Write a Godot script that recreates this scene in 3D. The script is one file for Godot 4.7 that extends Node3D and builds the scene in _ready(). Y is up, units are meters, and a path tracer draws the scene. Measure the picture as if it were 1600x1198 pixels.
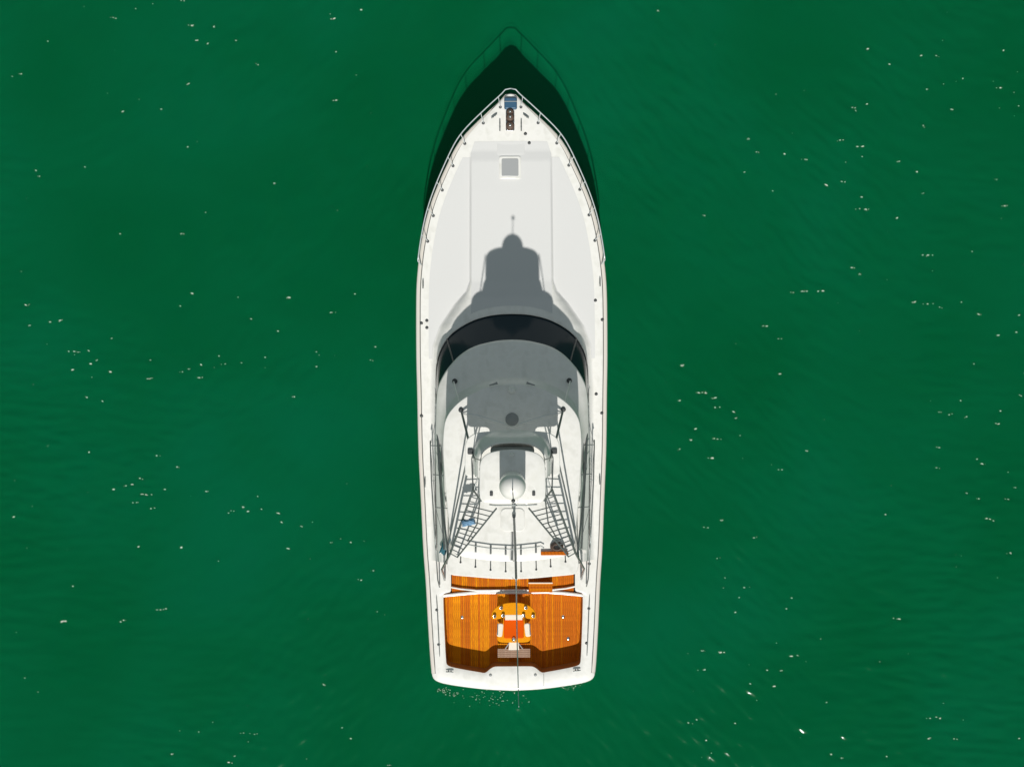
extends Node3D
# A sport-fishing yacht seen from straight above on green water. Units are metres, the bow points to -z, y = 0 is the waterline.

var rng := RandomNumberGenerator.new()
var M := {}
var taken := {}
var yacht: Node3D

# ---------------------------------------------------------------- outlines (half breadth, z)
var DECK := [Vector2(0.0, -9.960), Vector2(0.176, -9.928), Vector2(0.309, -9.788), Vector2(0.728, -9.422), Vector2(1.503, -8.699), Vector2(1.859, -8.255), Vector2(2.217, -7.582), Vector2(2.644, -6.643), Vector2(2.916, -5.876), Vector2(3.076, -5.215), Vector2(3.215, -4.398), Vector2(3.311, -3.445), Vector2(3.340, -2.331), Vector2(3.348, -0.876), Vector2(3.332, 0.248), Vector2(3.307, 2.280), Vector2(3.236, 4.095), Vector2(3.162, 5.916), Vector2(3.086, 7.056), Vector2(3.021, 8.426), Vector2(2.943, 9.796), Vector2(2.899, 10.299)]
var STERN := [Vector2(2.899, 10.300), Vector2(2.865, 10.436), Vector2(2.751, 10.550), Vector2(2.456, 10.652), Vector2(1.705, 10.777), Vector2(0.909, 10.868), Vector2(0.0, 10.914)]
var TRUNK_EDGE := [Vector2(-10.110, 0.441), Vector2(-8.818, 1.105), Vector2(-7.951, 1.395), Vector2(-3.556, 1.431), Vector2(-3.222, 1.566), Vector2(-2.777, 1.971), Vector2(-1.996, 2.512), Vector2(-1.325, 2.762), Vector2(0.023, 2.835), Vector2(6.828, 2.858)]
var TRUNK_SOFT := [Vector2(-3.556, 0.0), Vector2(-2.666, 0.250), Vector2(-1.773, 0.400), Vector2(0.023, 0.400)]
var TRUNK_RISE := [Vector2(-8.038, 0.0), Vector2(-7.690, 0.060), Vector2(-6.643, 0.090), Vector2(-3.556, 0.120), Vector2(-3.000, 0.190), Vector2(-2.443, 0.360), Vector2(-1.773, 0.460), Vector2(0.023, 0.500), Vector2(6.372, 0.500)]

func _ready() -> void:
	rng.seed = 77
	# camera
	var cam := Camera3D.new()
	cam.name = "camera"
	cam.position = Vector3(0, 43.4, 0)
	cam.rotation_degrees = Vector3(-90, 0, 0)
	cam.fov = 35.97
	cam.near = 0.5
	cam.far = 4000.0
	add_child(cam)
	cam.current = true
	# sky and exposure
	var sky_mat := ProceduralSkyMaterial.new()
	sky_mat.sky_top_color = lin(0.185, 0.228, 0.243)
	sky_mat.sky_horizon_color = lin(0.43, 0.46, 0.445)
	sky_mat.sky_curve = 0.15
	sky_mat.ground_bottom_color = lin(0.02, 0.08, 0.05)
	sky_mat.ground_horizon_color = lin(0.10, 0.16, 0.15)
	sky_mat.sun_angle_max = 1.0
	var sky := Sky.new()
	sky.sky_material = sky_mat
	var env := Environment.new()
	env.background_mode = Environment.BG_SKY
	env.sky = sky
	env.tonemap_mode = Environment.TONE_MAPPER_LINEAR
	env.tonemap_exposure = 1.0
	env.sdfgi_enabled = true
	env.ssao_enabled = true
	env.ssil_enabled = true
	var we := WorldEnvironment.new()
	we.name = "environment"
	we.environment = env
	add_child(we)
	# the sun stands astern, 48.5 degrees high
	var sun := DirectionalLight3D.new()
	sun.name = "sun"
	sun.rotation_degrees = Vector3(-48.5, 0, 0)
	sun.light_energy = 1.3
	sun.light_color = Color(1.0, 0.985, 0.955)
	sun.light_angular_distance = 0.53
	sun.shadow_enabled = true
	add_child(sun)

	make_materials()
	make_water()
	yacht = thing("motor_yacht", "long white sport fishing yacht with tuna tower, floating on green water", "yacht")
	yacht.rotation.y = 0.005
	make_hull()
	make_foredeck()
	make_cockpit()
	make_house()
	make_hardtop()
	make_tower()
	make_outriggers()
	make_deck_hardware()
	make_chair()
	make_loose_things()
	make_foam_and_glints()

# ---------------------------------------------------------------- helpers
func lin(r: float, g: float, b: float) -> Color:
	return Color(r, g, b).linear_to_srgb()

func numbered(called: String) -> String:
	if not taken.has(called):
		taken[called] = 0
		return called
	taken[called] += 1
	return "%s_%03d" % [called, taken[called]]

func thing(called: String, label: String, category: String, at := Vector3.ZERO, group := "") -> Node3D:
	var o := Node3D.new()
	o.name = numbered(called)
	add_child(o)
	o.position = at
	o.set_meta("label", label)
	o.set_meta("category", category)
	if group != "":
		o.set_meta("group", group)
	return o

func part(called: String, parent: Node, mesh: Mesh, m: Material) -> MeshInstance3D:
	var o := MeshInstance3D.new()
	o.name = called
	o.mesh = mesh
	o.material_override = m
	o.cast_shadow = GeometryInstance3D.SHADOW_CASTING_SETTING_ON
	parent.add_child(o, true)
	return o

func bundle(called: String, parent: Node) -> Node3D:
	var o := Node3D.new()
	o.name = called
	parent.add_child(o, true)
	return o

func mb() -> SurfaceTool:
	var st := SurfaceTool.new()
	st.begin(Mesh.PRIMITIVE_TRIANGLES)
	st.set_smooth_group(1)
	return st

func done(st: SurfaceTool) -> ArrayMesh:
	st.generate_normals()
	return st.commit()

func tri(st: SurfaceTool, a: Vector3, b: Vector3, c: Vector3) -> void:
	st.add_vertex(a)
	st.add_vertex(b)
	st.add_vertex(c)

func quad(st: SurfaceTool, a: Vector3, b: Vector3, c: Vector3, d: Vector3) -> void:
	tri(st, a, b, c)
	tri(st, a, c, d)

func loft(st: SurfaceTool, rings: Array, closed := false, group := 1) -> void:
	st.set_smooth_group(group)
	for i in rings.size() - 1:
		var a: PackedVector3Array = rings[i]
		var b: PackedVector3Array = rings[i + 1]
		var n := a.size()
		for j in (n if closed else n - 1):
			var k := (j + 1) % n
			quad(st, a[j], b[j], b[k], a[k])

func cap(st: SurfaceTool, ring: PackedVector3Array, group := 2) -> void:
	st.set_smooth_group(group)
	var flat := PackedVector2Array()
	for p in ring:
		flat.append(Vector2(p.x, p.z))
	var idx := Geometry2D.triangulate_polygon(flat)
	for i in range(0, idx.size(), 3):
		var a := ring[idx[i]]
		var b := ring[idx[i + 1]]
		var c := ring[idx[i + 2]]
		if (b - a).cross(c - a).y > 0.0:
			tri(st, a, c, b)
		else:
			tri(st, a, b, c)

func tube(st: SurfaceTool, pts: Array, r0: float, r1 := -1.0, sides := 8) -> void:
	if r1 < 0.0:
		r1 = r0
	var rings := []
	var up := Vector3.UP
	for i in pts.size():
		var p: Vector3 = pts[i]
		var before: Vector3 = pts[max(i - 1, 0)]
		var after: Vector3 = pts[min(i + 1, pts.size() - 1)]
		var dir := (after - before).normalized()
		var side := dir.cross(up)
		if side.length() < 0.05:
			side = dir.cross(Vector3.RIGHT)
		side = side.normalized()
		var other := side.cross(dir).normalized()
		var r: float = lerp(r0, r1, float(i) / max(1, pts.size() - 1))
		var ring := PackedVector3Array()
		for k in sides:
			var a := TAU * k / sides
			ring.append(p + side * cos(a) * r + other * sin(a) * r)
		rings.append(ring)
	loft(st, rings, true, 1)
	for e in [0, rings.size() - 1]:
		st.set_smooth_group(-1)
		var ring: PackedVector3Array = rings[e]
		for k in range(1, sides - 1):
			tri(st, ring[0], ring[k], ring[k + 1])

func pipe(called: String, parent: Node, pts: Array, r: float, m: Material, r1 := -1.0, sides := 8) -> MeshInstance3D:
	var st := mb()
	tube(st, pts, r, r1, sides)
	return part(called, parent, done(st), m)

func inset(ring: PackedVector2Array, d: float) -> PackedVector2Array:
	var out := PackedVector2Array()
	var n := ring.size()
	var turn := -1.0 if Geometry2D.is_polygon_clockwise(ring) else 1.0
	for i in n:
		var a := (ring[i] - ring[(i + n - 1) % n]).normalized()
		var b := (ring[(i + 1) % n] - ring[i]).normalized()
		var na := Vector2(-a.y, a.x) * turn
		var nb := Vector2(-b.y, b.x) * turn
		var m := (na + nb)
		var l: float = max(0.35, m.length() * 0.5)
		out.append(ring[i] + m.normalized() * d / l)
	return out

func lift(ring: PackedVector2Array, y: float) -> PackedVector3Array:
	var out := PackedVector3Array()
	for p in ring:
		out.append(Vector3(p.x, y, p.y))
	return out

# a plate with rounded upper and lower edges; crown lifts the middle
func slab(st: SurfaceTool, ring: PackedVector2Array, y_top: float, thick: float, bevel: float, crown := 0.0) -> void:
	var in1 := inset(ring, bevel * 0.3)
	var in2 := inset(ring, bevel)
	var rings := [lift(in2, y_top - thick), lift(in1, y_top - thick + bevel * 0.3), lift(ring, y_top - thick + bevel), lift(ring, y_top - bevel), lift(in1, y_top - bevel * 0.3), lift(in2, y_top)]
	if crown > 0.0:
		var mid := Vector2.ZERO
		for p in in2:
			mid += p / in2.size()
		for f in [0.85, 0.65, 0.4, 0.15]:
			var r := PackedVector3Array()
			for p in in2:
				var q: Vector2 = mid + (p - mid) * f
				r.append(Vector3(q.x, y_top + crown * (1.0 - f * f), q.y))
			rings.append(r)
	loft(st, rings, true, 1)
	cap(st, rings[rings.size() - 1], 1 if crown > 0.0 else 2)
	cap(st, rings[0], 3)

func rounded_rect(w: float, d: float, r: float, n := 4) -> PackedVector2Array:
	var out := PackedVector2Array()
	for c in [[1, 1, 0.0], [-1, 1, 0.5], [-1, -1, 1.0], [1, -1, 1.5]]:
		for k in n + 1:
			var a: float = (c[2] + 0.5 * k / n) * PI
			out.append(Vector2(c[0] * (w / 2 - r) + cos(a) * r, c[1] * (d / 2 - r) + sin(a) * r))
	return out

func block(w: float, h: float, d: float, r: float, bevel: float, crown := 0.0) -> ArrayMesh:
	var st := mb()
	slab(st, rounded_rect(w, d, r), h, h, bevel, crown)
	return done(st)

func lathe_mesh(profile: Array, n := 24) -> ArrayMesh:
	var st := mb()
	lathe(st, profile, Vector3.ZERO, n)
	return done(st)

func lathe(st: SurfaceTool, profile: Array, at: Vector3, n := 24) -> void:
	var rings := []
	for p in profile:
		var ring := PackedVector3Array()
		for k in n:
			var a := TAU * k / n
			ring.append(at + Vector3(cos(a) * p.x, p.y, sin(a) * p.x))
		rings.append(ring)
	loft(st, rings, true, 1)

# a smooth line through points, evenly spaced
func through(pts: Array, n: int) -> PackedVector2Array:
	var fine := PackedVector2Array()
	for i in pts.size() - 1:
		var p0: Vector2 = pts[max(i - 1, 0)]
		var p1: Vector2 = pts[i]
		var p2: Vector2 = pts[i + 1]
		var p3: Vector2 = pts[min(i + 2, pts.size() - 1)]
		for k in 12:
			var t := k / 12.0
			var l := p1.distance_to(p2)
			var m1 := (p2 - p0) / maxf(0.001, p1.distance_to(p0) + l) * l
			var m2 := (p3 - p1) / maxf(0.001, p3.distance_to(p2) + l) * l
			var t2 := t * t
			var t3 := t2 * t
			fine.append(p1 * (2 * t3 - 3 * t2 + 1) + m1 * (t3 - 2 * t2 + t) + p2 * (3 * t2 - 2 * t3) + m2 * (t3 - t2))
	fine.append(pts[pts.size() - 1])
	var total := 0.0
	for i in fine.size() - 1:
		total += fine[i].distance_to(fine[i + 1])
	var out := PackedVector2Array()
	var seg := 0
	var gone := 0.0
	for k in n:
		var want := total * k / (n - 1)
		while seg < fine.size() - 2 and gone + fine[seg].distance_to(fine[seg + 1]) < want:
			gone += fine[seg].distance_to(fine[seg + 1])
			seg += 1
		var l: float = max(1e-6, fine[seg].distance_to(fine[seg + 1]))
		out.append(fine[seg].lerp(fine[seg + 1], clamp((want - gone) / l, 0.0, 1.0)))
	return out

# half outline from the centre line outwards -> whole line, left to right
func both(half: PackedVector2Array) -> PackedVector2Array:
	var out := PackedVector2Array()
	for i in range(half.size() - 1, 0, -1):
		out.append(Vector2(-half[i].x, half[i].y))
	if half[0].x > 0.01:
		out.append(Vector2(-half[0].x, half[0].y))
	for i in half.size():
		out.append(half[i])
	return out

func table(t: Array, z: float) -> float:
	if z <= t[0].x:
		return t[0].y
	for i in t.size() - 1:
		if z <= t[i + 1].x:
			var f: float = (z - t[i].x) / (t[i + 1].x - t[i].x)
			return lerp(t[i].y, t[i + 1].y, f)
	return t[t.size() - 1].y

func sheer(z: float) -> float:
	var t := (10.6 - z) / 20.6
	return 1.45 + 0.35 * t + 0.95 * t * t

var deck_line: PackedVector2Array
func half_beam(z: float) -> float:
	if deck_line.is_empty():
		deck_line = through(DECK, 400)
	var lo := 0
	var hi := deck_line.size() - 1
	if z <= deck_line[0].y:
		return 0.0
	while hi - lo > 1:
		var mid := (lo + hi) / 2
		if deck_line[mid].y < z:
			lo = mid
		else:
			hi = mid
	var f := (z - deck_line[lo].y) / maxf(1e-5, deck_line[hi].y - deck_line[lo].y)
	return lerp(deck_line[lo].x, deck_line[hi].x, clamp(f, 0.0, 1.0))

func guard(z: float) -> float:
	return 0.15 * clamp(half_beam(z) / 1.6, 0.02, 1.0)

func deck_y(x: float, z: float) -> float:
	var u: float = abs(x) / max(0.05, half_beam(z))
	var xe := table(TRUNK_EDGE, z)
	var soft := table(TRUNK_SOFT, z)
	return sheer(z) + 0.07 * (1.0 - u * u) + table(TRUNK_RISE, z) * (1.0 - smoothstep(xe - 0.055 - soft, xe + 0.05, abs(x)))

# ---------------------------------------------------------------- materials
func noise_tex(freq: float, ramp: Array, size := 256, octaves := 4, seed_ := 1, kind := FastNoiseLite.TYPE_SIMPLEX_SMOOTH) -> NoiseTexture2D:
	var n := FastNoiseLite.new()
	n.noise_type = kind
	n.seed = seed_
	n.frequency = freq
	n.fractal_octaves = octaves
	var t := NoiseTexture2D.new()
	t.noise = n
	t.width = size
	t.height = size
	t.seamless = true
	t.generate_mipmaps = true
	if ramp.size() > 0:
		var g := Gradient.new()
		var offs := PackedFloat32Array()
		var cols := PackedColorArray()
		for i in ramp.size():
			offs.append(float(i) / (ramp.size() - 1))
			cols.append(ramp[i])
		g.offsets = offs
		g.colors = cols
		t.color_ramp = g
	return t

func normal_tex(freq: float, strength: float, size := 256, octaves := 4, seed_ := 1) -> NoiseTexture2D:
	var t := noise_tex(freq, [], size, octaves, seed_)
	t.as_normal_map = true
	t.bump_strength = strength
	return t

func plain(r: float, g: float, b: float, rough: float, metal := 0.0) -> StandardMaterial3D:
	var m := StandardMaterial3D.new()
	m.albedo_color = lin(r, g, b)
	m.roughness = rough
	m.metallic = metal
	return m

func grained(m: StandardMaterial3D, tex: Texture2D, scale: Vector3) -> StandardMaterial3D:
	m.albedo_texture = tex
	m.uv1_triplanar = true
	m.uv1_scale = scale
	return m

func make_materials() -> void:
	var soft := noise_tex(0.012, [Color(0.93, 0.93, 0.92), Color(1, 1, 1), Color(0.97, 0.97, 0.96)], 256, 5, 3)
	M.gel = grained(plain(0.80, 0.79, 0.765, 0.32), soft, Vector3(0.5, 0.5, 0.5))
	M.gel.clearcoat_enabled = true
	M.gel.clearcoat = 0.4
	M.gel.clearcoat_roughness = 0.15
	M.cream = plain(0.66, 0.62, 0.57, 0.45)
	M.rubber = plain(0.10, 0.10, 0.095, 0.7)
	M.nonskid = grained(plain(0.72, 0.72, 0.72, 0.85), noise_tex(0.2, [Color(0.90, 0.90, 0.90), Color(1, 1, 1)], 256, 3, 9), Vector3(2.2, 2.2, 2.2))
	M.hatch = plain(0.36, 0.37, 0.38, 0.2)
	M.glass = plain(0.022, 0.037, 0.047, 0.12)
	M.glass.metallic_specular = 0.16
	M.mullion = plain(0.06, 0.065, 0.07, 0.4)
	M.steel = plain(0.62, 0.64, 0.66, 0.22, 1.0)
	M.rail = plain(0.60, 0.64, 0.66, 0.3, 0.35)
	M.pipe = grained(plain(0.20, 0.22, 0.22, 0.35, 0.65), soft, Vector3(2, 2, 2))
	M.dark = plain(0.05, 0.055, 0.058, 0.5)
	M.grey = plain(0.28, 0.29, 0.29, 0.6)
	M.brown = plain(0.09, 0.055, 0.04, 0.55)
	M.blue = plain(0.035, 0.10, 0.18, 0.45)
	M.teal = plain(0.012, 0.10, 0.14, 0.7)
	M.white_pad = plain(0.78, 0.70, 0.60, 0.55)
	M.liner = plain(0.30, 0.12, 0.03, 0.5)
	M.foam = plain(0.70, 0.68, 0.58, 0.8)  # foam of the stern wash, and pale colour of the painted sun glints
	M.caulk = plain(0.03, 0.018, 0.010, 0.7)
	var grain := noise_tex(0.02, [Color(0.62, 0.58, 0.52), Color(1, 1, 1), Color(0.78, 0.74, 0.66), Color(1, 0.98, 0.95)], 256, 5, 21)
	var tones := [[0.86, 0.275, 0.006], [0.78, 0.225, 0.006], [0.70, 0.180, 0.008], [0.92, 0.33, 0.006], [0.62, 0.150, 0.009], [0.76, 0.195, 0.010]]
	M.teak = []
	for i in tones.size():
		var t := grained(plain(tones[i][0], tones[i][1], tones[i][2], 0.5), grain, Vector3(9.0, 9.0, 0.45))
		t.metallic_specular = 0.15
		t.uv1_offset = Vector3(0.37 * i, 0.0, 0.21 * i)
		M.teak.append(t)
	M.varnish = grained(plain(0.95, 0.38, 0.006, 0.35), noise_tex(0.03, [Color(0.82, 0.78, 0.72), Color(1, 1, 1)], 256, 4, 23), Vector3(2.0, 6.0, 6.0))
	M.varnish.metallic_specular = 0.2
	M.leather = plain(0.66, 0.085, 0.003, 0.6)
	M.leather.metallic_specular = 0.1
	M.weathered = grained(plain(0.42, 0.27, 0.20, 0.6), grain, Vector3(1.0, 9.0, 9.0))
	# green sea water: light goes some way down and is scattered back by silt, so it is built as a clear-ish skin over cloudier layers
	var silt := noise_tex(0.010, [lin(0.0008, 0.115, 0.037), lin(0.0010, 0.128, 0.046), lin(0.0016, 0.142, 0.060)], 512, 3, 5)
	M.water = []
	for k in 3:
		var w := StandardMaterial3D.new()
		w.albedo_texture = silt
		w.uv1_triplanar = true
		w.uv1_world_triplanar = true
		w.uv1_scale = Vector3(0.018, 0.018, 0.018)
		w.uv1_offset = Vector3(0.0, 0.0, 0.0)
		w.roughness = 0.12 if k == 0 else 1.0
		w.metallic_specular = 0.2 if k == 0 else 0.0
		if k < 2:
			w.transparency = BaseMaterial3D.TRANSPARENCY_ALPHA
			w.albedo_color = Color(1, 1, 1, [0.5, 0.5][k])
		M.water.append(w)

# ---------------------------------------------------------------- water
func make_water() -> void:
	var xs := axis(24.0, 0.085)
	var zs := axis(19.0, 0.085)
	chop = FastNoiseLite.new()
	chop.seed = 4
	chop.frequency = 1.0
	chop.fractal_octaves = 3
	swell = FastNoiseLite.new()
	swell.seed = 9
	swell.frequency = 0.07
	var pos := PackedVector3Array()
	var idx := PackedInt32Array()
	for z in zs:
		for x in xs:
			pos.append(Vector3(x, water_y(x, z), z))
	var w := xs.size()
	for j in zs.size() - 1:
		for i in w - 1:
			var a := j * w + i
			idx.append_array([a, a + 1, a + w + 1, a, a + w + 1, a + w])
	var st := SurfaceTool.new()
	st.begin(Mesh.PRIMITIVE_TRIANGLES)
	st.set_smooth_group(0)
	for p in pos:
		st.add_vertex(p)
	for i in idx:
		st.add_index(i)
	st.generate_normals()
	var o := part("water", self, st.commit(), M.water[0])
	o.set_meta("kind", "structure")
	o.set_meta("label", "deep green sea water with fine ripples around the yacht")
	for k in [1, 2]:
		var sheet := mb()
		quad(sheet, Vector3(-1500, 0, -1500), Vector3(1500, 0, -1500), Vector3(1500, 0, 1500), Vector3(-1500, 0, 1500))
		var d := part("cloudy_layer", o, done(sheet), M.water[k])
		d.position.y = [0.0, -0.30, -0.65][k]

var chop: FastNoiseLite
var swell: FastNoiseLite
func water_y(x: float, z: float) -> float:
	if absf(x) > 23.9 or absf(z) > 18.9:
		return -0.02
	# wavelets run nearly along the hull by the yacht and swing round to lie across it further off
	var calm := swell.get_noise_2d(x, z)
	var lean: float = clampf((0.05 + absf(x) / 18.0) * (0.6 + 0.5 * clampf((z + 13.0) / 22.0, 0.0, 1.0)) + calm * 0.3, 0.0, 1.0)
	var s := -signf(x)
	var up_w: float = clampf(1.0 - lean * 2.0, 0.0, 1.0)
	var flat_w: float = clampf(lean * 2.0 - 1.0, 0.0, 1.0)
	var mid_w: float = 1.0 - up_w - flat_w
	var y := 0.0
	if up_w > 0.0:
		var across := x * 0.90 + s * z * 0.44
		var along := z * 0.90 - s * x * 0.44
		y += up_w * 1.7 * chop.get_noise_2d(across * 2.6, along * 0.8)
	if flat_w > 0.0:
		y += flat_w * chop.get_noise_2d(x * 0.75 + 80.0, z * 2.5)
	if mid_w > 0.0:
		var across := (x + s * z) * 0.7071
		var along := (x - s * z) * 0.7071
		y += mid_w * 1.12 * chop.get_noise_2d(across * 2.5 + 40.0, along * 0.8 + 40.0)
	return y * 0.048 * (0.8 + 0.7 * calm) + chop.get_noise_2d(x * 0.25 + 50.0, z * 0.25) * 0.04 - 0.02

func axis(fine: float, step: float) -> PackedFloat32Array:
	var half := [0.0]
	var v := 0.0
	var d := step
	while v < 1500.0:
		v += d
		half.append(v)
		if v > fine:
			d *= 1.6
	var out := PackedFloat32Array()
	for i in range(half.size() - 1, 0, -1):
		out.append(-half[i])
	for q in half:
		out.append(q)
	return out

# ---------------------------------------------------------------- hull
func make_hull() -> void:
	# sections from the stem to the transom
	var st := mb()
	var rings := []
	var z0: float = DECK[0].y
	var z1: float = STERN[0].y
	var stations := []
	for k in 61:
		var f := k / 60.0
		stations.append(lerp(z0, z1, pow(f, 1.35)))
	for z in stations:
		var hb: float = max(0.012, half_beam(z))
		var t: float = clamp((z - z0) / 5.5, 0.0, 1.0)
		var wl: float = clamp((z - z0 - 1.5) / 6.0, 0.0, 1.0)
		var low: float = hb * lerp(0.0, 0.93, sqrt(wl))
		var top := sheer(z) - 0.03
		var ring := PackedVector3Array()
		for k in 9:
			var g := k / 8.0
			# flare: narrow at the water, sweeping out at the top
			var b: float = lerp(low, hb, pow(g, lerp(1.25, 0.55, t)))
			var keel: float = lerp(top - 0.5, -0.9, clamp((z - z0) / 2.1, 0.0, 1.0))
			ring.append(Vector3(b, lerp(keel, top, g), z))
		var whole := PackedVector3Array()
		for k in range(8, -1, -1):
			whole.append(Vector3(-ring[k].x, ring[k].y, z))
		for k in 9:
			whole.append(ring[k])
		rings.append(whole)
	loft(st, rings, false, 1)
	# transom, gently rounded, from the deck edge down
	var edge := through(STERN, 24)
	var top_ring := PackedVector3Array()
	var low_ring := PackedVector3Array()
	for p in both(reversed(edge)):
		top_ring.append(Vector3(p.x, 1.42, p.y))
		low_ring.append(Vector3(p.x * 0.95, -0.9, p.y - 0.12))
	loft(st, [top_ring, low_ring], false, 2)
	part("hull", yacht, done(st), M.gel)
	# rubbing strake all round, and the dark insert between it and the deck
	var rail := guard_line(0.0)
	var rub := mb()
	var a := PackedVector3Array()
	var b := PackedVector3Array()
	var c := PackedVector3Array()
	var d := PackedVector3Array()
	for q in rail:
		var p: Vector3 = q[0]
		var inward: Vector3 = q[1]
		var g: float = q[2]
		a.append(p + Vector3(0, -0.22, 0) + inward * 0.02)
		b.append(p + Vector3(0, -0.05, 0) - inward * 0.015)
		c.append(p + Vector3(0, -0.01, 0) + inward * 0.03)
		d.append(p + Vector3(0, -0.015, 0) + inward * (g - 0.035))
	loft(rub, [a, b, c, d], false, 1)
	part("rub_rail", yacht, done(rub), M.cream)
	var e := PackedVector3Array()
	var f2 := PackedVector3Array()
	for q in rail:
		e.append(q[0] + q[1] * (q[2] - 0.05) + Vector3(0, -0.025, 0))
		f2.append(q[0] + q[1] * (q[2] + 0.04) + Vector3(0, -0.02, 0))
	var gr := mb()
	loft(gr, [e, f2], false, 1)
	part("rubber_insert", yacht, done(gr), M.rubber)

func reversed(p: PackedVector2Array) -> PackedVector2Array:
	var q := p.duplicate()
	q.reverse()
	return q

# the sheer line from starboard quarter round the bow to port: [point, inward direction, strake width]
func guard_line(_off: float) -> Array:
	var out := []
	var line := through(DECK, 120)
	var full := both(line)
	for i in full.size():
		var p := full[i]
		var a := full[max(i - 1, 0)]
		var b := full[min(i + 1, full.size() - 1)]
		var dir := (b - a).normalized()
		var inward := Vector3(-dir.y, 0, dir.x)
		out.append([Vector3(p.x, sheer(p.y), p.y), inward, guard(p.y)])
	return out

# ---------------------------------------------------------------- foredeck and side decks
func make_foredeck() -> void:
	var z0: float = DECK[0].y
	var z_end := 6.25
	var st := mb()
	var rings := []
	for k in 171:
		var z: float = lerp(z0 + 0.02, z_end, pow(k / 170.0, 1.12))
		var w: float = max(0.01, half_beam(z) - guard(z))
		var ring := PackedVector3Array()
		var xe: float = minf(table(TRUNK_EDGE, z), w * 0.8)
		var step: float = minf(0.1, w * 0.1)
		var xs := []
		for j in 21:
			xs.append(lerp(-w, -xe - step, j / 20.0))
		for j in range(1, 13):
			xs.append(-xe + step * (j / 6.0 - 1.0))
		for j in range(1, 24):
			xs.append(lerp(-xe + step, xe - step, j / 24.0))
		for j in 13:
			xs.append(xe + step * (j / 6.0 - 1.0))
		for j in range(1, 21):
			xs.append(lerp(xe + step, w, j / 20.0))
		for x in xs:
			ring.append(Vector3(x, deck_y(x, z), z))
		rings.append(ring)
	loft(st, rings, false, 1)
	part("foredeck", yacht, done(st), M.gel)
	# three non-skid fields: the trunk top and the two side fields
	var top := mb()
	var glass_line := through(SCREEN_LOW, 200)
	var columns := []
	for j in 49:
		var u := sin((j / 48.0 * 2.0 - 1.0) * PI / 2)
		var end := 0.0
		for p in glass_line:
			if p.x >= absf(u) * 1.43:
				end = p.y - 0.32
				break
		var column := PackedVector3Array()
		for k in 101:
			var z: float = lerp(-8.357, end, k / 100.0)
			var x: float = u * minf(1.41, table(TRUNK_EDGE, z) - 0.002)
			column.append(Vector3(x, deck_y(x, z) + 0.005, z))
		columns.append(column)
	loft(top, columns, false, 1)
	part("nonskid_panel", yacht, done(top), M.nonskid)
	for s in [-1.0, 1.0]:
		patch("nonskid_panel", func(z): return s * (table(TRUNK_EDGE, z) + 0.002), func(z): return s * max(table(TRUNK_EDGE, z) + 0.012, half_beam(z) - guard(z) - 0.28), -7.825, -0.875, 0.0)
	# hatch on the trunk
	var hx := 0.0
	var hz := -7.452
	var base := deck_y(hx, hz)
	var hatch := bundle("deck_hatch", yacht)
	hatch.position = Vector3(-0.03, base - 0.01, hz)
	part("hatch_frame", hatch, block(0.76, 0.045, 0.78, 0.08, 0.015), M.gel)
	var lens := part("hatch_lens", hatch, block(0.58, 0.02, 0.60, 0.05, 0.006), M.hatch)
	lens.position.y = 0.038
	# flush locker lid forward of the hatch
	var lid := part("locker_lid", yacht, block(0.95, 0.014, 0.55, 0.06, 0.006), M.nonskid)
	lid.position = Vector3(0.0, deck_y(0, -8.116) + 0.004, -8.182)

func patch(called: String, left: Callable, right: Callable, za: float, zb: float, _round: float) -> void:
	var st := mb()
	var rings := []
	for k in 81:
		var z: float = lerp(za, zb, k / 80.0)
		var ring := PackedVector3Array()
		var l: float = left.call(z)
		var r: float = right.call(z)
		for j in 31:
			var x: float = lerp(l, r, pow(j / 30.0, 2.2))
			ring.append(Vector3(x, deck_y(x, z) + 0.005, z))
		rings.append(ring)
	loft(st, rings, false, 1)
	part(called, yacht, done(st), M.nonskid)

# ---------------------------------------------------------------- cockpit
var WELL := [Vector2(2.203, 6.200), Vector2(2.203, 7.313), Vector2(2.226, 7.381), Vector2(2.453, 7.449), Vector2(2.475, 7.540), Vector2(2.464, 8.198), Vector2(2.430, 9.107), Vector2(2.396, 9.788), Vector2(2.362, 9.970), Vector2(2.226, 10.049), Vector2(1.703, 10.163), Vector2(1.181, 10.254), Vector2(1.045, 10.276), Vector2(0.954, 10.242), Vector2(0.818, 10.129), Vector2(0.681, 10.061), Vector2(0.454, 10.049), Vector2(0.0, 10.049)]

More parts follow.
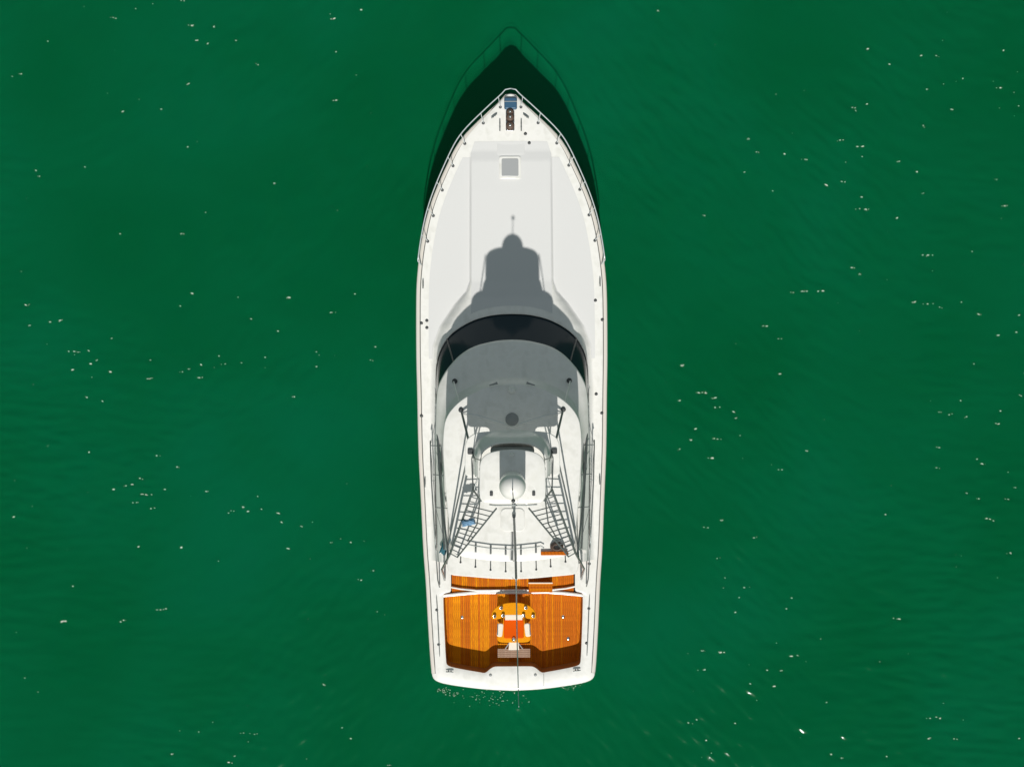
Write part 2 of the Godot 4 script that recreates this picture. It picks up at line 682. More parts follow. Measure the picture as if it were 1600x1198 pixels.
func make_cockpit() -> void:
	var inner := through(WELL, 120)
	# outer edge from the same station round to the middle of the transom
	var outer_pts := []
	for z in [6.0, 6.8, 7.6, 8.4, 9.2, 9.9]:
		outer_pts.append(Vector2(half_beam(z) - guard(z), z))
	var stern_in := [[Vector2(2.763, 10.300), Vector2(2.728, 10.414), Vector2(2.638, 10.493), Vector2(2.410, 10.561), Vector2(1.705, 10.686), Vector2(0.909, 10.777), Vector2(0.0, 10.823)]]
	for p in stern_in[0]:
		outer_pts.append(p)
	var outer := through(outer_pts, 120)
	for s in [-1.0, 1.0]:
		var st := mb()
		var rows := []
		for k in 7:
			var f := k / 6.0
			var row := PackedVector3Array()
			for i in inner.size():
				var p := inner[i].lerp(outer[i], f)
				var y := sheer(p.y) + 0.02 * sin(f * PI) - (0.02 if k == 0 else 0.0)
				row.append(Vector3(s * p.x, y, p.y))
			rows.append(row)
		loft(st, rows, false, 1)
		part("covering_board", yacht, done(st), M.gel)
		var wall := mb()
		var top := PackedVector3Array()
		var low := PackedVector3Array()
		for p in inner:
			top.append(Vector3(s * p.x, sheer(p.y) - 0.015, p.y))
			low.append(Vector3(s * p.x, 0.70, p.y))
		loft(wall, [top, low], false, 1)
		part("cockpit_liner", yacht, done(wall), M.liner)
	# rim of the transom outside the covering boards
	var rim := mb()
	var edge := both(reversed(through(STERN, 40)))
	var edge_in := both(reversed(through(stern_in[0], 40)))
	var r0 := PackedVector3Array()
	var r1 := PackedVector3Array()
	var r2 := PackedVector3Array()
	var r3 := PackedVector3Array()
	for i in edge.size():
		r0.append(Vector3(edge[i].x, 1.22, edge[i].y))
		r1.append(Vector3(edge[i].x, 1.41, edge[i].y + 0.01))
		r2.append(Vector3(lerp(edge[i].x, edge_in[i].x, 0.4), 1.445, lerp(edge[i].y, edge_in[i].y, 0.4)))
		r3.append(Vector3(edge_in[i].x, 1.45, edge_in[i].y - 0.01))
	loft(rim, [r0, r1, r2, r3], false, 1)
	part("transom_rim", yacht, done(rim), M.gel)
	# sole: caulked teak planks, laid fore and aft
	var sole := bundle("cockpit_sole", yacht)
	var bed := mb()
	slab(bed, lift_rect(-2.62, 2.62, 6.9, 10.65), 0.742, 0.05, 0.01)
	part("caulking", sole, done(bed), M.caulk)
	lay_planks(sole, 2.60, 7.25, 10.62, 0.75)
	# mezzanine, one step up, under the overhang
	var mezz := bundle("mezzanine_deck", yacht)
	var bed2 := mb()
	slab(bed2, lift_rect(-2.19, 2.19, 5.9, 7.467), 1.372, 0.7, 0.01)
	part("caulking", mezz, done(bed2), M.caulk)
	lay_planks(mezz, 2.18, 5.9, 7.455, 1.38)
	# white caps across the aft edge of the mezzanine
	var cap1 := []
	for p in [Vector3(-2.264, 1.460, 7.206), Vector3(-1.855, 1.460, 7.286), Vector3(-1.287, 1.460, 7.342), Vector3(-0.605, 1.460, 7.342), Vector3(0.009, 1.460, 7.342), Vector3(0.645, 1.460, 7.342), Vector3(1.282, 1.460, 7.342), Vector3(1.873, 1.460, 7.286), Vector3(2.260, 1.460, 7.206)]:
		cap1.append(p)
	pipe("mezzanine_cap", yacht, cap1, 0.035, M.gel)
	var bar := mb()
	var rows2 := []
	for q in [[-2.5, 0.03], [-1.9, -0.03], [-1.2, -0.09], [-0.5, -0.08], [0.0, -0.08], [0.5, -0.08], [1.2, -0.09], [1.9, -0.03], [2.5, 0.03]]:
		var z: float = 7.503 + q[1]
		rows2.append(PackedVector3Array([Vector3(q[0], 1.30, z - 0.055), Vector3(q[0], 1.44, z - 0.055), Vector3(q[0], 1.455, z - 0.035), Vector3(q[0], 1.455, z + 0.035), Vector3(q[0], 1.44, z + 0.055), Vector3(q[0], 0.74, z + 0.055)]))
	loft(bar, rows2, false, 1)
	part("mezzanine_coaming", yacht, done(bar), M.gel)
	# ice-box hatch edges let into the sole
	for x in [-1.78, -0.9, 1.75]:
		var st := mb()
		slab(st, lift_rect(x - 0.008, x + 0.008, 7.4, 10.2), 0.753, 0.004, 0.001)
		part("hatch_edge", sole, done(st), M.varnish)
	for p in [Vector3(-1.845, 0.755, 8.437), Vector3(1.807, 0.755, 8.437), Vector3(1.988, 0.755, 9.222)]:
		var ring := part("flush_ring", sole, lathe_mesh([Vector2(0.0, 0.012), Vector2(0.045, 0.012), Vector2(0.06, 0.0)], 12), M.steel)
		ring.position = p

func lift_rect(xa: float, xb: float, za: float, zb: float) -> PackedVector2Array:
	return PackedVector2Array([Vector2(xa, za), Vector2(xb, za), Vector2(xb, zb), Vector2(xa, zb)])

func lay_planks(parent: Node, half: float, za: float, zb: float, top: float) -> void:
	var width := 0.07
	var n := int(2.0 * half / width)
	var variants := []
	for k in M.teak.size():
		variants.append(block(width - 0.006, 0.02, zb - za, 0.003, 0.002))
	var tone := 0
	for i in n:
		if rng.randf() < 0.75:
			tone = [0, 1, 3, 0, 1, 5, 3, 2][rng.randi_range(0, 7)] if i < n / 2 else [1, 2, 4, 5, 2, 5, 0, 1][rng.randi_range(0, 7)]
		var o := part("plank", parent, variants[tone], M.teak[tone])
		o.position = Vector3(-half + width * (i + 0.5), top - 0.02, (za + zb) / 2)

# ---------------------------------------------------------------- house
var SCREEN_LOW := [Vector2(0.0, -2.382), Vector2(0.397, -2.369), Vector2(0.794, -2.316), Vector2(1.324, -2.162), Vector2(1.853, -1.875), Vector2(2.206, -1.566), Vector2(2.471, -1.125), Vector2(2.592, -0.684), Vector2(2.625, 0.243), Vector2(2.669, 2.228), Vector2(2.647, 5.758)]
var SCREEN_TOP := [Vector2(0.0, -1.454), Vector2(0.385, -1.433), Vector2(0.770, -1.368), Vector2(1.283, -1.219), Vector2(1.711, -0.962), Vector2(2.010, -0.663), Vector2(2.267, -0.321), Vector2(2.480, 0.171), Vector2(2.544, 1.090), Vector2(2.566, 2.587), Vector2(2.502, 5.581)]
var COWL := [Vector2(0.0, -0.190), Vector2(0.422, -0.173), Vector2(0.843, -0.095), Vector2(1.307, 0.074), Vector2(1.771, 0.358), Vector2(2.087, 0.759), Vector2(2.235, 1.244), Vector2(2.298, 2.129), Vector2(2.235, 5.503)]
var COWL_TOP := [Vector2(0.0, 0.063), Vector2(0.417, 0.079), Vector2(0.834, 0.167), Vector2(1.292, 0.354), Vector2(1.709, 0.625), Vector2(2.001, 0.979), Vector2(2.147, 1.355), Vector2(2.230, 2.188), Vector2(2.167, 5.439)]

func make_house() -> void:
	var n := 61
	var low := both(through(SCREEN_LOW, n))
	var top := both(through(SCREEN_TOP, n))
	var cowl := both(through(COWL, n))
	var ctop := both(through(COWL_TOP, n))
	# skirt between the deck and the glass
	var skirt := mb()
	var s0 := PackedVector3Array()
	var s1 := PackedVector3Array()
	for p in low:
		var q := Vector2(p.x * 1.045, p.y - 0.03)
		s0.append(Vector3(q.x, 1.7, q.y))
		s1.append(Vector3(p.x * 1.004, 2.72, p.y - 0.012))
	loft(skirt, [s0, s1], false, 1)
	part("house_side", yacht, done(skirt), M.gel)
	var screen := bundle("windshield", yacht)
	var glass := mb()
	var rings := []
	for k in 6:
		var f := k / 5.0
		var ring := PackedVector3Array()
		for i in low.size():
			var p := low[i].lerp(top[i], f)
			ring.append(Vector3(p.x, lerp(2.66, 3.9, f), p.y))
		rings.append(ring)
	loft(glass, rings, false, 1)
	part("glass_panel", screen, done(glass), M.glass)
	for i in [34, 45, 75, 86]:
		var a: Vector2 = low[i]
		var b: Vector2 = top[i]
		var bar := mb()
		tube(bar, [Vector3(a.x, 2.68, a.y), Vector3(b.x, 3.89, b.y)], 0.03)
		part("mullion", screen, done(bar), M.mullion)
	# slim bright trim along the lower glass on each side
	for s in [-1.0, 1.0]:
		var line := []
		for i in range(84, 102, 2):
			var p: Vector2 = low[i].lerp(top[i], 0.33)
			line.append(Vector3(s * (p.x + 0.01), 3.10, p.y - 0.01))
		pipe("glass_trim", screen, line, 0.008, M.rail, -1.0, 5)
	# brow: from the top of the glass up to the bridge cowl
	var brow := mb()
	var b0 := PackedVector3Array()
	var b1 := PackedVector3Array()
	var b2 := PackedVector3Array()
	var b3 := PackedVector3Array()
	var b4 := PackedVector3Array()
	for i in top.size():
		var p := top[i]
		var c := cowl[i]
		b0.append(Vector3(p.x * 0.995, 3.86, p.y + 0.02))
		b1.append(Vector3(p.x * 1.004, 3.93, p.y - 0.012))
		b2.append(Vector3(lerp(p.x, c.x, 0.05), 3.975, lerp(p.y, c.y, 0.05)))
		b3.append(Vector3(lerp(p.x, c.x, 0.5), 4.16, lerp(p.y, c.y, 0.5)))
		b4.append(Vector3(lerp(p.x, c.x, 0.95), 4.36, lerp(p.y, c.y, 0.95)))
	var c0 := PackedVector3Array()
	var c1 := PackedVector3Array()
	var c2 := PackedVector3Array()
	var c3 := PackedVector3Array()
	for i in cowl.size():
		var p := cowl[i]
		var q := ctop[i]
		c0.append(Vector3(p.x, 4.42, p.y))
		c1.append(Vector3(q.x, 4.92, q.y))
		c2.append(Vector3(q.x * 0.985, 4.95, q.y + 0.05))
		c3.append(Vector3(q.x * 0.95, 4.1, q.y + 0.12))
	loft(brow, [b0, b1, b2, b3, b4, c0], false, 1)
	part("brow", yacht, done(brow), M.gel)
	var coam := mb()
	loft(coam, [c0, c1, c2, c3], false, 1)
	part("bridge_coaming", yacht, done(coam), M.gel)
	# bridge deck with its overhang above the cockpit
	var deck := mb()
	var plan := through([Vector2(0.0, 0.873), Vector2(1.278, 1.086), Vector2(2.130, 1.938), Vector2(2.300, 3.429), Vector2(2.300, 5.347), Vector2(2.215, 5.986), Vector2(2.109, 6.326), Vector2(2.066, 6.369), Vector2(1.278, 6.443), Vector2(0.639, 6.497), Vector2(0.0, 6.518)], 70)
	slab(deck, both(plan).slice(0, both(plan).size()), 4.08, 0.14, 0.03)
	part("bridge_deck", yacht, done(deck), M.gel)
	# after bulkhead under the overhang, with its door
	var bulk := bundle("after_bulkhead", yacht)
	var bm := mb()
	slab(bm, lift_rect(-2.45, 2.45, 5.55, 5.68), 3.95, 2.6, 0.01)
	part("bulkhead_panel", bulk, done(bm), M.gel)
	var door := part("saloon_door", bulk, block(0.9, 1.9, 0.03, 0.01, 0.004), M.glass)
	door.position = Vector3(0.5, 1.4, 5.70)
	# posts that carry the hardtop, standing on the brow
	for s in [-1.0, 1.0]:
		var post := bundle("hardtop_post", yacht)
		pipe("post", post, [Vector3(s * 1.93, 4.26, -0.064), Vector3(s * 1.62, 5.93, 0.833)], 0.03, M.gel)
		var foot := part("foot", post, lathe_mesh([Vector2(0.0, 0.04), Vector2(0.07, 0.03), Vector2(0.09, 0.0)], 12), M.dark)
		foot.position = Vector3(s * 1.90, 4.24, -0.085)
		pipe("post", post, [Vector3(s * 2.05, 4.3, 5.531), Vector3(s * 1.9, 5.93, 5.000)], 0.035, M.gel)

# ---------------------------------------------------------------- hardtop
func make_hardtop() -> void:
	var plan := both(through([Vector2(0.0, 0.020), Vector2(0.487, 0.051), Vector2(0.912, 0.142), Vector2(1.439, 0.405), Vector2(1.743, 0.628), Vector2(2.007, 0.932), Vector2(2.149, 1.277), Vector2(2.199, 2.047), Vector2(2.149, 2.960), Vector2(2.078, 3.872), Vector2(1.997, 4.683), Vector2(1.926, 5.210), Vector2(1.845, 5.372), Vector2(1.703, 5.463), Vector2(1.216, 5.554), Vector2(0.608, 5.625), Vector2(0.0, 5.645)], 70))
	var st := mb()
	slab(st, plan, 6.0, 0.1, 0.035, 0.05)
	var top := part("hardtop", yacht, done(st), M.gel)
	# raised hatch moulding
	var pad := part("roof_hatch", top, block(0.77030, 0.035, 0.72976, 0.16, 0.02), M.gel)
	pad.position = Vector3(0.0, 6.035, 4.312)
	# searchlight and horns at the front
	var light := part("searchlight", top, lathe_mesh([Vector2(0.0, 0.34), Vector2(0.09, 0.31), Vector2(0.125, 0.22), Vector2(0.11, 0.12), Vector2(0.06, 0.07), Vector2(0.10, 0.0)], 16), M.gel)
	light.position = Vector3(-0.001, 6.030, 0.203)
	var dome := part("radar_base", top, lathe_mesh([Vector2(0.0, 0.05), Vector2(0.17, 0.045), Vector2(0.21, 0.0)], 20), M.grey)
	dome.position = Vector3(-0.006, 6.050, 1.134)
	for s in [-1.0, 1.0]:
		var horn := pipe("horn", top, [Vector3(s * 0.72, 6.07, 0.061), Vector3(s * 0.52, 6.07, 0.0), Vector3(s * 0.46, 6.07, -0.020)], 0.02, M.grey, 0.045)
		horn.position.y = 0.0
	# two rows of rod holders over the after edge
	var xs := [720.0, 743.0, 766.5, 790.0, 814.0, 837.5, 860.0, 883.0]
	for i in xs.size():
		var x: float = (xs[i] - 801.3) * 0.02033
		var e: float = 5.650 - 0.00075 * pow(abs(xs[i] - 801.3), 2) * 0.06
		pipe("rod_holder", top, [Vector3(x, 5.88, e - 0.03), Vector3(x, 5.98, e + 0.12), Vector3(x, 6.12, e + 0.28)], 0.018, M.pipe)
		var tip := part("rod_holder_rim", top, lathe_mesh([Vector2(0.0, 0.0), Vector2(0.035, 0.0), Vector2(0.035, 0.03), Vector2(0.0, 0.03)], 10), M.dark)
		tip.position = Vector3(x, 6.115, e + 0.28)
	var rail := []
	for p in [Vector3(-1.419, 6.140, 5.069), Vector3(-1.177, 6.140, 5.119), Vector3(-0.713, 6.140, 5.190), Vector3(0.014, 6.140, 5.231), Vector3(0.721, 6.140, 5.160), Vector3(0.883, 6.140, 5.130), Vector3(0.984, 6.140, 5.190)]:
		rail.append(p)
	var launcher := bundle("rod_launcher", yacht)
	pipe("launcher_rail", launcher, rail, 0.019, M.pipe)
	for i in range(1, 6):
		var x: float = (xs[i] - 801.3) * 0.02011
		var z: float = [0, 5.108, 5.168, 5.198, 5.198, 5.138][i]
		pipe("rod_holder", launcher, [Vector3(x, 6.03, z), Vector3(x, 6.13, z + 0.02), Vector3(x, 6.2, z + 0.2)], 0.03, M.grey)
	# teak step by the ladder and the seat beside it
	var step := part("boarding_step", top, block(0.85138, 0.05, 0.12, 0.02, 0.01), M.teak[4])
	step.position = Vector3(1.309, 6.060, 5.373)
	var rope := mb()
	for k in 4:
		var ring := []
		for j in 17:
			var a := TAU * j / 16
			ring.append(Vector3(cos(a) * (0.19 - 0.02 * k), 0.03 + 0.045 * k, sin(a) * (0.13 - 0.012 * k)))
		tube(rope, ring, 0.028, 0.028, 6)
	var coil := part("rope_coil", top, done(rope), M.brown)
	coil.position = Vector3(1.392, 6.040, 5.164)

# ---------------------------------------------------------------- tower
func make_tower() -> void:
	var tower := bundle("tuna_tower", yacht)
	# standing platform
	var plan := both(through([Vector2(0.0, 1.432), Vector2(0.580, 1.443), Vector2(0.967, 1.471), Vector2(1.180, 1.529), Vector2(1.335, 1.645), Vector2(1.413, 1.800), Vector2(1.432, 2.032), Vector2(1.432, 2.690), Vector2(1.374, 2.786), Vector2(1.200, 2.806), Vector2(0.774, 2.825), Vector2(0.716, 2.960), Vector2(0.658, 3.115), Vector2(0.0, 3.135)], 50))
	var st := mb()
	slab(st, plan, 7.7, 0.07, 0.025)
	part("tower_platform", tower, done(st), M.gel)
	# cowling round the station
	var foot := both(through([Vector2(0.0, 1.401), Vector2(0.464, 1.430), Vector2(0.812, 1.536), Vector2(1.043, 1.700), Vector2(1.159, 1.932), Vector2(1.198, 2.183), Vector2(1.198, 2.724)], 31))
	var head := both(through([Vector2(0.0, 1.709), Vector2(0.338, 1.724), Vector2(0.620, 1.784), Vector2(0.845, 1.916), Vector2(0.977, 2.103), Vector2(1.014, 2.310), Vector2(1.014, 2.742)], 31))
	var cw := mb()
	var a := PackedVector3Array()
	var b := PackedVector3Array()
	var c := PackedVector3Array()
	var d := PackedVector3Array()
	for i in foot.size():
		a.append(Vector3(foot[i].x, 7.69, foot[i].y))
		b.append(Vector3(head[i].x, 8.72, head[i].y))
		c.append(Vector3(head[i].x * 0.95, 8.75, head[i].y + 0.05))
		d.append(Vector3(foot[i].x * 0.9, 7.71, foot[i].y + 0.16))
	loft(cw, [a, b, c, d], false, 1)
	part("cowling", tower, done(cw), M.gel)
	var dash := part("console", tower, block(1.3, 0.75, 0.36, 0.1, 0.04), M.grey)
	dash.position = Vector3(0.0, 7.7, 2.05)
	# sun top
	var roof := both(through([Vector2(0.0, 1.869), Vector2(0.363, 1.896), Vector2(0.635, 1.959), Vector2(0.816, 2.068), Vector2(0.907, 2.231), Vector2(0.934, 2.558), Vector2(0.934, 3.175), Vector2(0.889, 3.302), Vector2(0.798, 3.374), Vector2(0.0, 3.392)], 50))
	var rt := mb()
	slab(rt, roof, 9.93, 0.06, 0.025, 0.03)
	var shade := part("sun_top", tower, done(rt), M.gel)
	for s in [-1.0, 1.0]:
		var box := part("antenna_base", shade, block(0.09, 0.06, 0.13, 0.03, 0.015), M.dark)
		box.position = Vector3(s * 0.60, 9.93, 3.118)
	var lamp := part("masthead_light", shade, lathe_mesh([Vector2(0.0, 0.16), Vector2(0.05, 0.14), Vector2(0.065, 0.06), Vector2(0.05, 0.0)], 14), M.gel)
	lamp.position = Vector3(-0.010, 9.950, 2.012)
	# legs and braces, port and starboard
	for s in [-1.0, 1.0]:
		var knee := Vector3(s * 1.24, 7.66, 2.051)
		var aft := Vector3(s * 1.19, 7.8, 3.203)
		var front_foot := Vector3(s * 1.62, 5.98, 0.831)
		pipe("leg", tower, [front_foot, knee], 0.036, M.pipe)
		pipe("leg", tower, [knee, Vector3(s * 0.94, 8.8, 2.550), Vector3(s * 0.93, 9.9, 3.214)], 0.022, M.pipe)
		pipe("leg", tower, [Vector3(s * 1.22, 7.66, 2.245), Vector3(s * 0.93, 9.9, 2.161)], 0.018, M.pipe)
		var flange := part("foot", tower, lathe_mesh([Vector2(0.0, 0.06), Vector2(0.06, 0.05), Vector2(0.085, 0.0)], 14), M.dark)
		flange.position = front_foot + Vector3(0, 0.03, 0)
		var node := part("bracket", tower, block(0.17, 0.12, 0.17, 0.04, 0.02), M.dark)
		node.position = knee + Vector3(s * 0.03, -0.02, 0)
		pipe("brace", tower, [front_foot + Vector3(-s * 0.06, 0.1, 0.13), Vector3(0, 7.0, 1.361)], 0.014, M.gel)
		pipe("brace", tower, [front_foot + Vector3(-s * 0.05, 0.06, 0.1), Vector3(s * 1.1, 6.2, front_foot.z + 0.16), Vector3(s * 0.2, 6.9, 1.246)], 0.012, M.rail)
		pipe("brace", tower, [Vector3(s * 1.2, 7.7, 2.187), Vector3(s * 0.95, 7.72, 2.183)], 0.02, M.pipe)
		# after legs, from the covering boards up past the hardtop
		pipe("leg", tower, [Vector3(s * 2.42, 1.62, 6.939), Vector3(s * 2.38, 3.9, 6.209), Vector3(s * 1.98, 6.05, 5.365), aft], 0.036, M.pipe)
		pipe("leg", tower, [Vector3(s * 2.2, 4.1, 5.986), Vector3(s * 2.03, 6.1, 4.994), Vector3(s * 1.3, 7.64, 1.958)], 0.026, M.pipe)
		pipe("brace", tower, [aft, Vector3(s * 0.97, 8.9, 3.347), Vector3(s * 0.9, 9.88, 3.323)], 0.03, M.pipe)
		pipe("brace", tower, [aft, knee], 0.022, M.pipe)
		pipe("brace", tower, [Vector3(s * 1.25, 7.4, 3.454), Vector3(s * 1.02, 7.62, 2.751)], 0.02, M.pipe)
		# ladder: outer stile is the leg, inner stile and the rungs are their own
		var inner_top := Vector3(s * 0.49, 7.8, 3.763)
		var inner_low := Vector3(s * 1.76, 6.06, 5.485)
		pipe("ladder_stile", tower, [inner_top, inner_low], 0.026, M.pipe)
		pipe("ladder_stile", tower, [Vector3(s * 0.98, 7.78, 3.473), Vector3(s * 1.10, 6.9, 4.333), Vector3(s * 1.42, 6.5, 4.920)], 0.022, M.pipe)
		var outer_low := Vector3(s * 1.98, 6.05, 5.365)
		for k in 14:
			var f: float = 0.10 + 0.90 * k / 13.0
			var p := aft.lerp(outer_low, f)
			var q := inner_top.lerp(inner_low, clamp((f - 0.18) / 0.82, 0.0, 1.0))
			if f < 0.22:
				q = Vector3(s * 1.0, p.y, p.z + 0.10)
			pipe("rung", tower, [p, q], 0.017, M.pipe, -1.0, 6)
	pipe("brace", tower, [Vector3(-0.70, 7.8, 3.647), Vector3(-0.5, 7.82, 3.666), Vector3(0.5, 7.82, 3.666), Vector3(0.74, 7.8, 3.647)], 0.022, M.pipe)
	# satellite dome on the sun top and its whip
	var dome := bundle("satellite_dome", yacht)
	var prof := [Vector2(0.30, 0.0), Vector2(0.33, 0.08), Vector2(0.365, 0.14), Vector2(0.37, 0.9)]
	for k in range(1, 11):
		var t := k / 10.0 * PI / 2
		prof.append(Vector2(max(0.002, 0.37 * cos(t)), 0.98 + 0.42 * sin(t)))
	var shell := part("dome_shell", dome, lathe_mesh(prof, 40), M.gel)
	shell.position = Vector3(0.0, 9.95, 2.83)
	pipe("whip_antenna", dome, [Vector3(0.0, 11.30, 2.84), Vector3(0.02, 12.45, 3.07)], 0.014, M.dark, 0.011)
	var bulb := part("antenna_tip", dome, lathe_mesh([Vector2(0.0, -0.06), Vector2(0.05, -0.03), Vector2(0.055, 0.03), Vector2(0.0, 0.06)], 10), M.dark)
	bulb.position = Vector3(0.02, 12.45, 3.07)

# ---------------------------------------------------------------- outriggers
func make_outriggers() -> void:
	for s in [-1.0, 1.0]:
		var rig := bundle("outrigger", yacht)
		var base := Vector3(s * 2.52, 3.7, 1.205)
		var tip := Vector3(s * 2.02, 6.3, 5.409)
		var out := []
		for k in 9:
			var f := k / 8.0
			out.append(base.lerp(tip, f) + Vector3(s * 0.07 * sin(f * PI), 0, 0))
		pipe("pole", rig, out, 0.045, M.pipe, 0.028)
		pipe("pole", rig, [Vector3(s * 2.36, 3.95, 0.877), Vector3(s * 2.34, 4.3, 2.183), Vector3(s * 2.37, 4.6, 3.386), Vector3(s * 2.22, 5.2, 5.362)], 0.032, M.pipe)
		for f in [0.2, 0.42, 0.66]:
			var p := base.lerp(tip, f)
			pipe("spreader", rig, [p + Vector3(s * 0.30, -0.05, 0), p + Vector3(-s * 0.12, 0.03, 0.02)], 0.016, M.pipe)
		pipe("cable", rig, [base + Vector3(s * 0.05, 0, 0), base.lerp(tip, 0.2) + Vector3(s * 0.30, -0.05, 0), base.lerp(tip, 0.42) + Vector3(s * 0.30, -0.05, 0), base.lerp(tip, 0.66) + Vector3(s * 0.30, -0.05, 0), tip], 0.009, M.grey, -1.0, 5)
		var mount := part("mount", rig, block(0.12, 0.35, 0.4, 0.04, 0.02), M.grey)
		mount.position = base + Vector3(-s * 0.02, -0.2, 0)
		# grab rail low on the house side
		var rail := bundle("grab_rail", yacht)
		var line := [Vector3(s * 2.86, 2.25, 1.983), Vector3(s * 2.83, 2.65, 2.145), Vector3(s * 2.80, 2.65, 3.339), Vector3(s * 2.72, 2.55, 4.893), Vector3(s * 2.62, 2.3, 6.817), Vector3(s * 2.60, 1.65, 7.187)]
		pipe("tube", rail, line, 0.022, M.pipe)
		for k in [2, 3]:
			var p: Vector3 = line[k]
			pipe("standoff", rail, [p, Vector3(p.x - s * 0.2, p.y, p.z)], 0.015, M.pipe)
	# centre rigger: a long pole from the hardtop, raked aft over the stern
	var rigger := bundle("center_rigger", yacht)
	pipe("pole", rigger, [Vector3(0.040, 6.060, 4.189), Vector3(0.073, 7.600, 4.870), Vector3(0.091, 9.500, 5.622)], 0.04, M.pipe, 0.034)
	pipe("pole_tip", rigger, [Vector3(0.091, 9.500, 5.622), Vector3(0.100, 12.600, 6.694), Vector3(0.123, 15.000, 7.773)], 0.022, M.rail, 0.009)
	var socket := part("socket", rigger, lathe_mesh([Vector2(0.0, 0.14), Vector2(0.06, 0.14), Vector2(0.06, 0.02), Vector2(0.10, 0.0)], 12), M.grey)
	socket.position = Vector3(0.040, 6.040, 4.192)

# ---------------------------------------------------------------- rails and fittings on deck
func rail_h(z: float) -> float:
	return table([Vector2(-9.938, 0.780), Vector2(-7.734, 0.700), Vector2(-5.985, 0.550), Vector2(-4.177, 0.400)], z)

